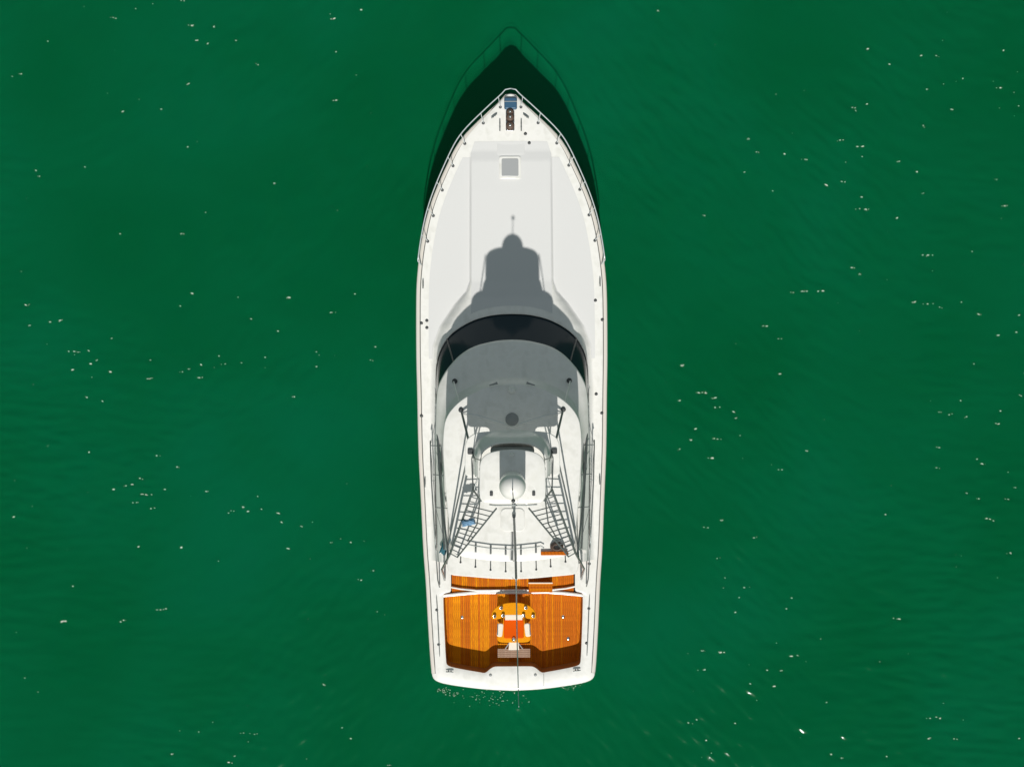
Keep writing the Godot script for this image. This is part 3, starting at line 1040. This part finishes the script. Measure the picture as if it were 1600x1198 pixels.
func make_deck_hardware() -> void:
	# bow rail: one bent tube round the stem on raked stanchions
	var bow := bundle("bow_rail", yacht)
	var pts := []
	var line := through(DECK, 120)
	var run := []
	for p in line:
		if p.y < -4.131:
			run.append(p)
	for i in range(run.size() - 1, -1, -1):
		pts.append(Vector3(-run[i].x, sheer(run[i].y) + rail_h(run[i].y), run[i].y))
	for i in run.size():
		pts.append(Vector3(run[i].x, sheer(run[i].y) + rail_h(run[i].y), run[i].y))
	var ends: Vector3 = pts[0]
	pts.push_front(Vector3(ends.x + 0.08, sheer(ends.z), ends.z + 0.10))
	var ende: Vector3 = pts[pts.size() - 1]
	pts.append(Vector3(ende.x - 0.08, sheer(ende.z), ende.z + 0.10))
	pipe("top_rail", bow, pts, 0.021, M.rail)
	for z in [-9.575, -9.045, -8.357, -7.604, -6.778, -5.903, -5.024]:
		for s in [-1.0, 1.0]:
			var hb := half_beam(z)
			var hb2 := half_beam(z - 0.12)
			var foot_x := hb - 0.20
			pipe("stanchion", bow, [Vector3(s * foot_x, deck_y(foot_x, z), z + 0.06), Vector3(s * hb2, sheer(z - 0.12) + rail_h(z), z - 0.12)], 0.013, M.rail)
			var f := part("stanchion_foot", bow, lathe_mesh([Vector2(0.0, 0.035), Vector2(0.035, 0.03), Vector2(0.055, 0.0)], 10), M.dark)
			f.position = Vector3(s * foot_x, deck_y(foot_x, z), z + 0.06)
	# bow roller with a polished steel plate, its sky reflection painted in as blue, just behind the stem
	var roller := bundle("bow_roller", yacht)
	roller.position = Vector3(0.0, deck_y(0.0, -9.618), -9.618)
	var cover := part("roller_plate", roller, block(0.44, 0.13, 0.42, 0.06, 0.05), M.blue)
	cover.position.y = -0.02
	for z in [-0.06]:
		var strap := part("strap", roller, block(0.445, 0.118, 0.03, 0.01, 0.01), M.grey)
		strap.position = Vector3(0, 0.0, z)
	# windlass: chain stripper, two drums and a gypsy on one bed
	var wind := bundle("windlass", yacht)
	for q in [[177.0, 0.13, 0.20, "drum"], [185.0, 0.145, 0.24, "drum"], [198.0, 0.15, 0.28, "gypsy"]]:
		var z: float = (q[0] - 599.0) * 0.02206
		var drum := part(q[3], wind, lathe_mesh([Vector2(0.0, q[2]), Vector2(q[1] * 0.6, q[2]), Vector2(q[1], q[2] - 0.03), Vector2(q[1] * 0.75, q[2] * 0.55), Vector2(q[1], 0.03), Vector2(q[1], 0.0)], 18), M.brown)
		drum.position = Vector3(-0.02, deck_y(0, z), z)
		var knob := part("cap", wind, lathe_mesh([Vector2(0.0, 0.05), Vector2(0.04, 0.04), Vector2(0.05, 0.0)], 12), M.steel)
		knob.position = Vector3(-0.02, deck_y(0, z) + q[2], z)
	var bed := part("bed_plate", wind, block(0.3, 0.03, 0.74, 0.05, 0.008), M.steel)
	bed.position = Vector3(-0.02, deck_y(0, -9.067) + 0.004, -9.067)
	# cleats: [x px, y px, length, turn]
	for q in [[781, 195, 0.40, 0.0], [814.5, 195, 0.40, 0.0], [772, 180.5, 0.24, -0.9], [822, 181, 0.24, 0.9], [661.5, 444, 0.30, 0.0], [937, 442, 0.30, 0.0], [663, 754, 0.32, 0.0], [938, 751, 0.32, 0.0], [701.5, 1054, 0.26, 1.5], [902.5, 1053, 0.26, 1.7]]:
		var z: float = (q[1] - 599.0) * 0.02244 * (1.0 if q[1] > 300 else 0.98)
		var x: float = (q[0] - 800.0 - (q[1] - 599.0) * 0.005) * 0.02244 * (1.0 if q[1] > 300 else 0.98)
		var y: float = deck_y(x, z) if z < 6.2 else sheer(z) + 0.015
		var cleat := bundle("cleat", yacht)
		cleat.position = Vector3(x, y, z)
		cleat.rotation.y = q[3]
		var l: float = q[2]
		pipe("horn", cleat, [Vector3(0, 0.07, -l / 2), Vector3(0, 0.085, -l * 0.2), Vector3(0, 0.085, l * 0.2), Vector3(0, 0.07, l / 2)], 0.02, M.pipe)
		for f in [-0.16, 0.16]:
			pipe("foot", cleat, [Vector3(0, -0.01, l * f), Vector3(0, 0.085, l * f)], 0.024, M.pipe)
	# filler caps and fairlead eyes: small dark discs
	var capm := lathe_mesh([Vector2(0.0, 0.03), Vector2(0.04, 0.028), Vector2(0.06, 0.0)], 12)
	for q in [[821, 208], [827, 222], [667, 500], [667, 511], [930, 470], [932, 616], [658, 649], [941, 646], [658.5, 504], [941, 500], [766, 1060], [837, 1060], [681, 956], [921.5, 955], [684, 1011], [918, 1010], [922, 884]]:
		var unit: float = 0.02244 if q[1] > 300 else 0.02203
		var z: float = (q[1] - 599.0) * unit
		var x: float = (q[0] - 800.0 - (q[1] - 599.0) * 0.005) * unit
		var y: float = deck_y(x, z) if z < 6.2 else sheer(z) + 0.012
		var o := part("deck_fitting", yacht, capm, M.dark if q[1] < 1040 else M.grey)
		o.position = Vector3(x, y, z)
	# slim dark rail let into each covering board
	for s in [-1.0, 1.0]:
		var z0: float = 7.335
		var z1: float = 9.697
		pipe("gunwale_rail", yacht, [Vector3(s * 2.72520, 1.52, z0), Vector3(s * 2.67978, 1.56, lerp(z0, z1, 0.35)), Vector3(s * 2.64572, 1.55, lerp(z0, z1, 0.7)), Vector3(s * 2.61165, 1.47, z1)], 0.018, M.pipe)
	# door seam in the transom
	var seam := mb()
	slab(seam, lift_rect(1.06864, 1.08683, 10.323, 10.755), 1.478, 0.01, 0.002)
	part("transom_door_seam", yacht, done(seam), M.grey)

# ---------------------------------------------------------------- fighting chair
func make_chair() -> void:
	var c := thing("fighting_chair", "varnished wooden fighting chair facing aft on the teak cockpit floor", "chair")
	c.rotation.y = 0.005
	var cx := 0.02
	pipe("pedestal", c, [Vector3(cx, 0.75, 8.913), Vector3(cx, 1.35, 8.808)], 0.09, M.steel, 0.07, 16)
	var plate := part("base_plate", c, lathe_mesh([Vector2(0.0, 0.03), Vector2(0.22, 0.03), Vector2(0.25, 0.0)], 20), M.steel)
	plate.position = Vector3(cx, 0.752, 8.913)
	# seat
	var seat := mb()
	slab(seat, both(through([Vector2(0.0, 8.259), Vector2(0.273, 8.259), Vector2(0.432, 8.350), Vector2(0.478, 8.669), Vector2(0.580, 8.942), Vector2(0.592, 9.101), Vector2(0.501, 9.192), Vector2(0.0, 9.215)], 30)), 1.42, 0.07, 0.025)
	part("seat", c, done(seat), M.varnish).position.x = cx
	var pad := part("seat_cushion", c, block(0.70485, 0.07, 0.68211, 0.06, 0.03), M.leather)
	pad.position = Vector3(cx, 1.42, 8.708)
	var bk := mb()
	var back_rings := []
	for k in 5:
		var f := k / 4.0
		back_rings.append(lift(shifted(rounded_rect(0.62, 0.07, 0.03), Vector2(cx, lerp(8.380, 8.165, f))), lerp(1.45, 1.92, f)))
	loft(bk, back_rings, true, 1)
	cap(bk, back_rings[4], 2)
	part("backrest", c, done(bk), M.white_pad)
	for s in [-1.0, 1.0]:
		var arm := part("armrest", c, block(0.20, 0.06, 0.47520, 0.07, 0.025), M.white_pad)
		arm.position = Vector3(cx + s * 0.48652, 1.62, 8.712)
		arm.rotation.y = s * 0.12
		pipe("armrest_post", c, [Vector3(cx + s * 0.47691, 1.38, 8.562), Vector3(cx + s * 0.48652, 1.63, 8.587)], 0.022, M.steel)
		pipe("armrest_post", c, [Vector3(cx + s * 0.49962, 1.38, 8.925), Vector3(cx + s * 0.49783, 1.63, 8.881)], 0.022, M.steel)
		pipe("reel_strap_bar", c, [Vector3(cx + s * 0.56504, 1.70, 8.476), Vector3(cx + s * 0.57634, 1.70, 8.882)], 0.018, M.steel)
	# crescent rod rack behind the backrest
	var rack := mb()
	var arc := both(through([Vector2(0.0, 7.683), Vector2(0.315, 7.717), Vector2(0.584, 7.829), Vector2(0.741, 7.998), Vector2(0.786, 8.200), Vector2(0.741, 8.268), Vector2(0.449, 8.245), Vector2(0.382, 8.155), Vector2(0.270, 8.122), Vector2(0.0, 8.122)], 40))
	slab(rack, arc, 1.95, 0.05, 0.018)
	part("rod_rack", c, done(rack), M.varnish).position.x = cx
	for q in [[-19.5, 949.5], [-16.5, 961.5], [-30, 962.5], [19, 949.5], [15.5, 961.5], [30.5, 962.5]]:
		var p := Vector3(cx + q[0] * 0.02244, 1.72, (q[1] - 599.0) * 0.02244)
		var holder := part("rod_holder", c, lathe_mesh([Vector2(0.035, 0.0), Vector2(0.04, 0.27), Vector2(0.06, 0.29), Vector2(0.06, 0.32), Vector2(0.035, 0.32), Vector2(0.03, 0.1)], 12), M.steel)
		holder.position = p
	pipe("rack_bracket", c, [Vector3(cx - 0.15, 1.40, 8.446), Vector3(cx - 0.15, 1.92, 8.030)], 0.025, M.steel)
	pipe("rack_bracket", c, [Vector3(cx + 0.15, 1.40, 8.446), Vector3(cx + 0.15, 1.92, 8.030)], 0.025, M.steel)
	# footrest carried on a broad stalk, with the rod gimbal where it joins the seat
	var stalk := mb()
	slab(stalk, PackedVector2Array([Vector2(cx - 0.20, 9.059), Vector2(cx + 0.20, 9.059), Vector2(cx + 0.17, 9.241), Vector2(cx + 0.19, 9.492), Vector2(cx - 0.19, 9.492), Vector2(cx - 0.17, 9.241)]), 1.36, 0.06, 0.02)
	part("footrest_stalk", c, done(stalk), M.white_pad)
	var gimbal := part("rod_gimbal", c, lathe_mesh([Vector2(0.0, 0.13), Vector2(0.055, 0.12), Vector2(0.085, 0.06), Vector2(0.085, 0.0)], 16), M.steel)
	gimbal.position = Vector3(cx, 1.44, 9.072)
	for k in 5:
		var slat := part("footrest_slat", c, block(1.16512, 0.03, 0.058, 0.008, 0.006), M.weathered)
		slat.position = Vector3(cx, 1.24 - 0.012 * k, 9.492 + 0.066 * k)
	for s in [-1.0, 1.0]:
		pipe("footrest_arm", c, [Vector3(cx + s * 0.16, 1.32, 9.241), Vector3(cx + s * 0.42, 1.20, 9.629)], 0.022, M.grey)

func shifted(ring: PackedVector2Array, by: Vector2) -> PackedVector2Array:
	var out := PackedVector2Array()
	for p in ring:
		out.append(p + by)
	return out

# ---------------------------------------------------------------- loose things
func make_loose_things() -> void:
	# wooden step box on the mezzanine
	var box := thing("step_box", "small teak step box with a pale edge on the mezzanine deck", "step box", Vector3(1.011, 1.385, 7.219))
	part("carcass", box, block(0.84, 0.28, 0.34, 0.02, 0.01), M.teak[2])
	var lid := bundle("lid", box)
	for k in 5:
		var slat := part("lid_slat", lid, block(0.78, 0.02, 0.058, 0.004, 0.003), M.teak[(k * 2) % 6])
		slat.position = Vector3(0.0, 0.28, -0.128 + 0.064 * k)
	var trim := part("edge_trim", box, block(0.86, 0.05, 0.045, 0.01, 0.01), M.white_pad)
	trim.position = Vector3(0.0, 0.262, -0.172)
	# blue towel thrown over the port ladder
	towel("towel", "light blue towel draped over the port tower ladder rungs", Vector3(-1.340, 7.080, 4.272), Vector2(0.42, 0.20), 0.22, plain(0.16, 0.30, 0.46, 0.9), 3)
	towel("rolled_cover", "dark teal canvas cover bundled below the foot of the port ladder", Vector3(-2.207, 4.350, 5.355), Vector2(0.24, 0.62), -0.35, M.teal, 8)

func towel(called: String, label: String, at: Vector3, size: Vector2, turn: float, m: Material, seed_: int) -> void:
	var t := thing(called, label, "towel" if called == "towel" else "cover", at)
	t.rotation.y = turn
	var n := FastNoiseLite.new()
	n.seed = seed_
	n.frequency = 3.0
	var st := mb()
	var upper := []
	for i in 15:
		var row := PackedVector3Array()
		for j in 15:
			var u := i / 14.0 * 2.0 - 1.0
			var v := j / 14.0 * 2.0 - 1.0
			var h: float = 0.14 * sqrt(max(0.0, (1.0 - pow(abs(u), 3.0)) * (1.0 - pow(abs(v), 3.0)))) + n.get_noise_2d(u, v) * 0.05
			row.append(Vector3(u * size.x / 2 * (1.0 + n.get_noise_2d(v * 0.7, 4.0) * 0.3), h, v * size.y / 2 * (1.0 + n.get_noise_2d(u * 0.7, 9.0) * 0.3)))
		upper.append(row)
	loft(st, upper, false, 1)
	part("cloth", t, done(st), m)

# ---------------------------------------------------------------- sun-glint flecks and stern foam
func make_foam_and_glints() -> void:
	# pale solid flecks standing in for sun glints on the water, thicker in loose lines
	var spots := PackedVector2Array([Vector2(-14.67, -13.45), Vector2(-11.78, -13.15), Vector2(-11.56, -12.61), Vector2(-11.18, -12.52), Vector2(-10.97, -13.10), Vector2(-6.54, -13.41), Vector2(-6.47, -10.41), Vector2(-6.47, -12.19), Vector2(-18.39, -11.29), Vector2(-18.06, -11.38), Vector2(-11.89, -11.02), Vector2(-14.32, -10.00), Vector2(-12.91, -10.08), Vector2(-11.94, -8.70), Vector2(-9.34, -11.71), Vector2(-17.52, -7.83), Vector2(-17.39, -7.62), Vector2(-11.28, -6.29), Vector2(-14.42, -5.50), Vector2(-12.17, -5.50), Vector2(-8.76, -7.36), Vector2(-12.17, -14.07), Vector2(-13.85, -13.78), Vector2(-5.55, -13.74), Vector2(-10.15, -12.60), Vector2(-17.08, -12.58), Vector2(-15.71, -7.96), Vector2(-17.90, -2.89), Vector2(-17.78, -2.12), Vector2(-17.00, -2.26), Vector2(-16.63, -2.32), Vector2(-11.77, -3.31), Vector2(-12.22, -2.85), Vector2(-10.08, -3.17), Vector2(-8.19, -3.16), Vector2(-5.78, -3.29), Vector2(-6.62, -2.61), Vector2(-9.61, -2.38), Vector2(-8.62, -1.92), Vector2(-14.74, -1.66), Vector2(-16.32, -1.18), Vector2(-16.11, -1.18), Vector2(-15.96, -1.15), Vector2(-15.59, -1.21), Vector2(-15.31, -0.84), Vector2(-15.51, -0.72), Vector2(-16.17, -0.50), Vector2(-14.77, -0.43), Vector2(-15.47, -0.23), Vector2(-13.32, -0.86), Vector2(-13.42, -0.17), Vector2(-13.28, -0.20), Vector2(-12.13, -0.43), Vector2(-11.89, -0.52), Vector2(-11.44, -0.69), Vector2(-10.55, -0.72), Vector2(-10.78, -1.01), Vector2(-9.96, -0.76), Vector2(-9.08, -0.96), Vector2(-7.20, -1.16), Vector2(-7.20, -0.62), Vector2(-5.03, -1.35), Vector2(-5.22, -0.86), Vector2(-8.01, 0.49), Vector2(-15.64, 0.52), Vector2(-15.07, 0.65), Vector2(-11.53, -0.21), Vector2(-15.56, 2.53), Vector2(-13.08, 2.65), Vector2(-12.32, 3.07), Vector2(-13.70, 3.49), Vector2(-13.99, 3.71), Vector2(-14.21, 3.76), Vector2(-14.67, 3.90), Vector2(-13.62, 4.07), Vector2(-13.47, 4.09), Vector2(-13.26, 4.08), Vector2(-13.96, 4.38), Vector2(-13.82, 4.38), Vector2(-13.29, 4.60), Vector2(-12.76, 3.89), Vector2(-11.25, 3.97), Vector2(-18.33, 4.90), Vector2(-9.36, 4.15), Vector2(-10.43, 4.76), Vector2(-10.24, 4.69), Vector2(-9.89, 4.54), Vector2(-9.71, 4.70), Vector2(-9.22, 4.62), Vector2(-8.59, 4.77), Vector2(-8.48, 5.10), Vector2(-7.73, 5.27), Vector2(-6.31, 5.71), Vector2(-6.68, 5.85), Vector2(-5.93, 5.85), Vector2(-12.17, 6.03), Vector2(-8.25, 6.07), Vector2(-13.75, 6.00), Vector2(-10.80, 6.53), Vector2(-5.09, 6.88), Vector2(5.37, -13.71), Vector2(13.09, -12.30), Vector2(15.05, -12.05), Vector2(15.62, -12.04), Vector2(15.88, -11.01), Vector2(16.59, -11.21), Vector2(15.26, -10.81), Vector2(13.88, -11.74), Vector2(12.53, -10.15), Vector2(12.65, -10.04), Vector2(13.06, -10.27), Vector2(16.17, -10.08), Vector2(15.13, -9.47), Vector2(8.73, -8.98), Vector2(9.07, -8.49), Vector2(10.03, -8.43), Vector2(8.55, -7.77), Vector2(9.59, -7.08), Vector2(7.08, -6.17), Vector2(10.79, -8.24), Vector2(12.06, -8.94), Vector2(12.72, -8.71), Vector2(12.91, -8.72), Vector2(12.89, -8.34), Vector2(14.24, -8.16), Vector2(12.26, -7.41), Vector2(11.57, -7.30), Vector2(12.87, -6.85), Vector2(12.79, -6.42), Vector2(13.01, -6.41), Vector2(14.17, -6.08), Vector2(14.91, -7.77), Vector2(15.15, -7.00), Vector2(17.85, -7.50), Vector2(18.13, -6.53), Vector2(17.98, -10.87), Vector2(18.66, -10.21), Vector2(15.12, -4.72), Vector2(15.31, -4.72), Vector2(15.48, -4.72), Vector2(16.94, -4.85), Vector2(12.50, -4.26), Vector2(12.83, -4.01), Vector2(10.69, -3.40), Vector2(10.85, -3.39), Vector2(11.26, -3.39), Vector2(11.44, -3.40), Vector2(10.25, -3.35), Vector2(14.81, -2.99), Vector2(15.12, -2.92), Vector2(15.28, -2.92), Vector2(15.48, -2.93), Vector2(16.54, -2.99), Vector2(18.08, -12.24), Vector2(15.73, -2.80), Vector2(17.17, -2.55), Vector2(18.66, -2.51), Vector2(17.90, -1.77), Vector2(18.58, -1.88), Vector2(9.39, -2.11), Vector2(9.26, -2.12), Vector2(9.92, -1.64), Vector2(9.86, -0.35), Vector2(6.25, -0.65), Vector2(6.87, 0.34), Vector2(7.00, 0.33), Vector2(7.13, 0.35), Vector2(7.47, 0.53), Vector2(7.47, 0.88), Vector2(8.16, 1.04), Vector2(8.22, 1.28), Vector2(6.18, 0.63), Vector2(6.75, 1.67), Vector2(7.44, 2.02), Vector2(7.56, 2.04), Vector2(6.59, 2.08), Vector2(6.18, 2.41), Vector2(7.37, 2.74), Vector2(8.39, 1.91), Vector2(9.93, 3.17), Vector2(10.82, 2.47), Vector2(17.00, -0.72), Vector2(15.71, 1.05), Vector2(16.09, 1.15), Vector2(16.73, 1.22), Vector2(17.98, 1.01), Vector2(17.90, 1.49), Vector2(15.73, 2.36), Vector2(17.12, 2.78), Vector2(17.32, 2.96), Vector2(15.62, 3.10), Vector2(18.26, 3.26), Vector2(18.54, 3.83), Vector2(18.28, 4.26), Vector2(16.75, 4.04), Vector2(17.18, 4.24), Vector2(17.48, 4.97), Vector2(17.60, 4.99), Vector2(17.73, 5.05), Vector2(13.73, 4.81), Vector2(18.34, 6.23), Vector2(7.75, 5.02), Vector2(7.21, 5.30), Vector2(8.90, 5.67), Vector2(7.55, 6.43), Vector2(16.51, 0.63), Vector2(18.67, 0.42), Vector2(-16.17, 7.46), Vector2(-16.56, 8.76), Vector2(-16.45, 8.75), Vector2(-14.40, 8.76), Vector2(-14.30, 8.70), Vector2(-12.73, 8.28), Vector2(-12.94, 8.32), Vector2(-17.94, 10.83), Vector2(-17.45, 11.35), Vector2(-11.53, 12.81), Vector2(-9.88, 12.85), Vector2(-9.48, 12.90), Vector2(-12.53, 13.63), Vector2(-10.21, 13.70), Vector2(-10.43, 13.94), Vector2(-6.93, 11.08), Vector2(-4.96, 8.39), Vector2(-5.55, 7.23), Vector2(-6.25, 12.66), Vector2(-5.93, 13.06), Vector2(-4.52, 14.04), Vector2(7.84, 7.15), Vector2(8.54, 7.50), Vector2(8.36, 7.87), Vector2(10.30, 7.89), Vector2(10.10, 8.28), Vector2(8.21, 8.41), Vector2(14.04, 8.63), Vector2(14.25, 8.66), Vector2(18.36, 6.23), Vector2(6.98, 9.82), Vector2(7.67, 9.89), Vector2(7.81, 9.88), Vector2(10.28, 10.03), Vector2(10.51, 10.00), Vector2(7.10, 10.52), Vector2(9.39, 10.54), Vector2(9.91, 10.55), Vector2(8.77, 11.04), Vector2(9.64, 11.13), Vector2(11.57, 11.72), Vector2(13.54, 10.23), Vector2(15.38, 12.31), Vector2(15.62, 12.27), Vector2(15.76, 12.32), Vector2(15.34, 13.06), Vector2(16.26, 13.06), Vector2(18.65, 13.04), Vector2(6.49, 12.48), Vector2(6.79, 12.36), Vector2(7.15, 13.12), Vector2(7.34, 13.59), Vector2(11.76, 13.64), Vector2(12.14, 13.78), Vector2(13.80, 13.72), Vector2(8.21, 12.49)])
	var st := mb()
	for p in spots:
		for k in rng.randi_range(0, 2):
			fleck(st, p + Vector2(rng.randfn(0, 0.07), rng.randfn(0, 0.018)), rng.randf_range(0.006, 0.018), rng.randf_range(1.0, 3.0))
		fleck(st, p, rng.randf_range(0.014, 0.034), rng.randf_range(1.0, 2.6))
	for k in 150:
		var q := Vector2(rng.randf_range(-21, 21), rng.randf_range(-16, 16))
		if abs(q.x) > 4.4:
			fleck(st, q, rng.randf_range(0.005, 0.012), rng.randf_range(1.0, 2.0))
	var o := part("glint_flecks", self, done(st), M.foam)
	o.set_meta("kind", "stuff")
	o.set_meta("label", "scattered pale flecks standing in for sun glints on the green water")
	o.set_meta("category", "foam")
	# broken water under the transom
	var wash := mb()
	for k in 140:
		var c: Vector2 = [Vector2(-2.211, 11.409), Vector2(-2.588, 11.268), Vector2(2.164, 11.173), Vector2(2.470, 10.985), Vector2(-0.706, 11.550), Vector2(0.0, 11.597), Vector2(-1.411, 11.503)][k % 7]
		var spread: float = [0.16, 0.12, 0.20, 0.14, 0.5, 0.4, 0.5][k % 7]
		var q := c + Vector2(rng.randfn(0, spread), rng.randfn(0, spread * 0.35))
		fleck(wash, q, rng.randf_range(0.004, 0.013), rng.randf_range(1.0, 4.0))
	var w := part("stern_wash", self, done(wash), M.foam)
	w.set_meta("kind", "stuff")
	w.set_meta("label", "thin white wash of broken water under the yacht's transom")
	w.set_meta("category", "foam")

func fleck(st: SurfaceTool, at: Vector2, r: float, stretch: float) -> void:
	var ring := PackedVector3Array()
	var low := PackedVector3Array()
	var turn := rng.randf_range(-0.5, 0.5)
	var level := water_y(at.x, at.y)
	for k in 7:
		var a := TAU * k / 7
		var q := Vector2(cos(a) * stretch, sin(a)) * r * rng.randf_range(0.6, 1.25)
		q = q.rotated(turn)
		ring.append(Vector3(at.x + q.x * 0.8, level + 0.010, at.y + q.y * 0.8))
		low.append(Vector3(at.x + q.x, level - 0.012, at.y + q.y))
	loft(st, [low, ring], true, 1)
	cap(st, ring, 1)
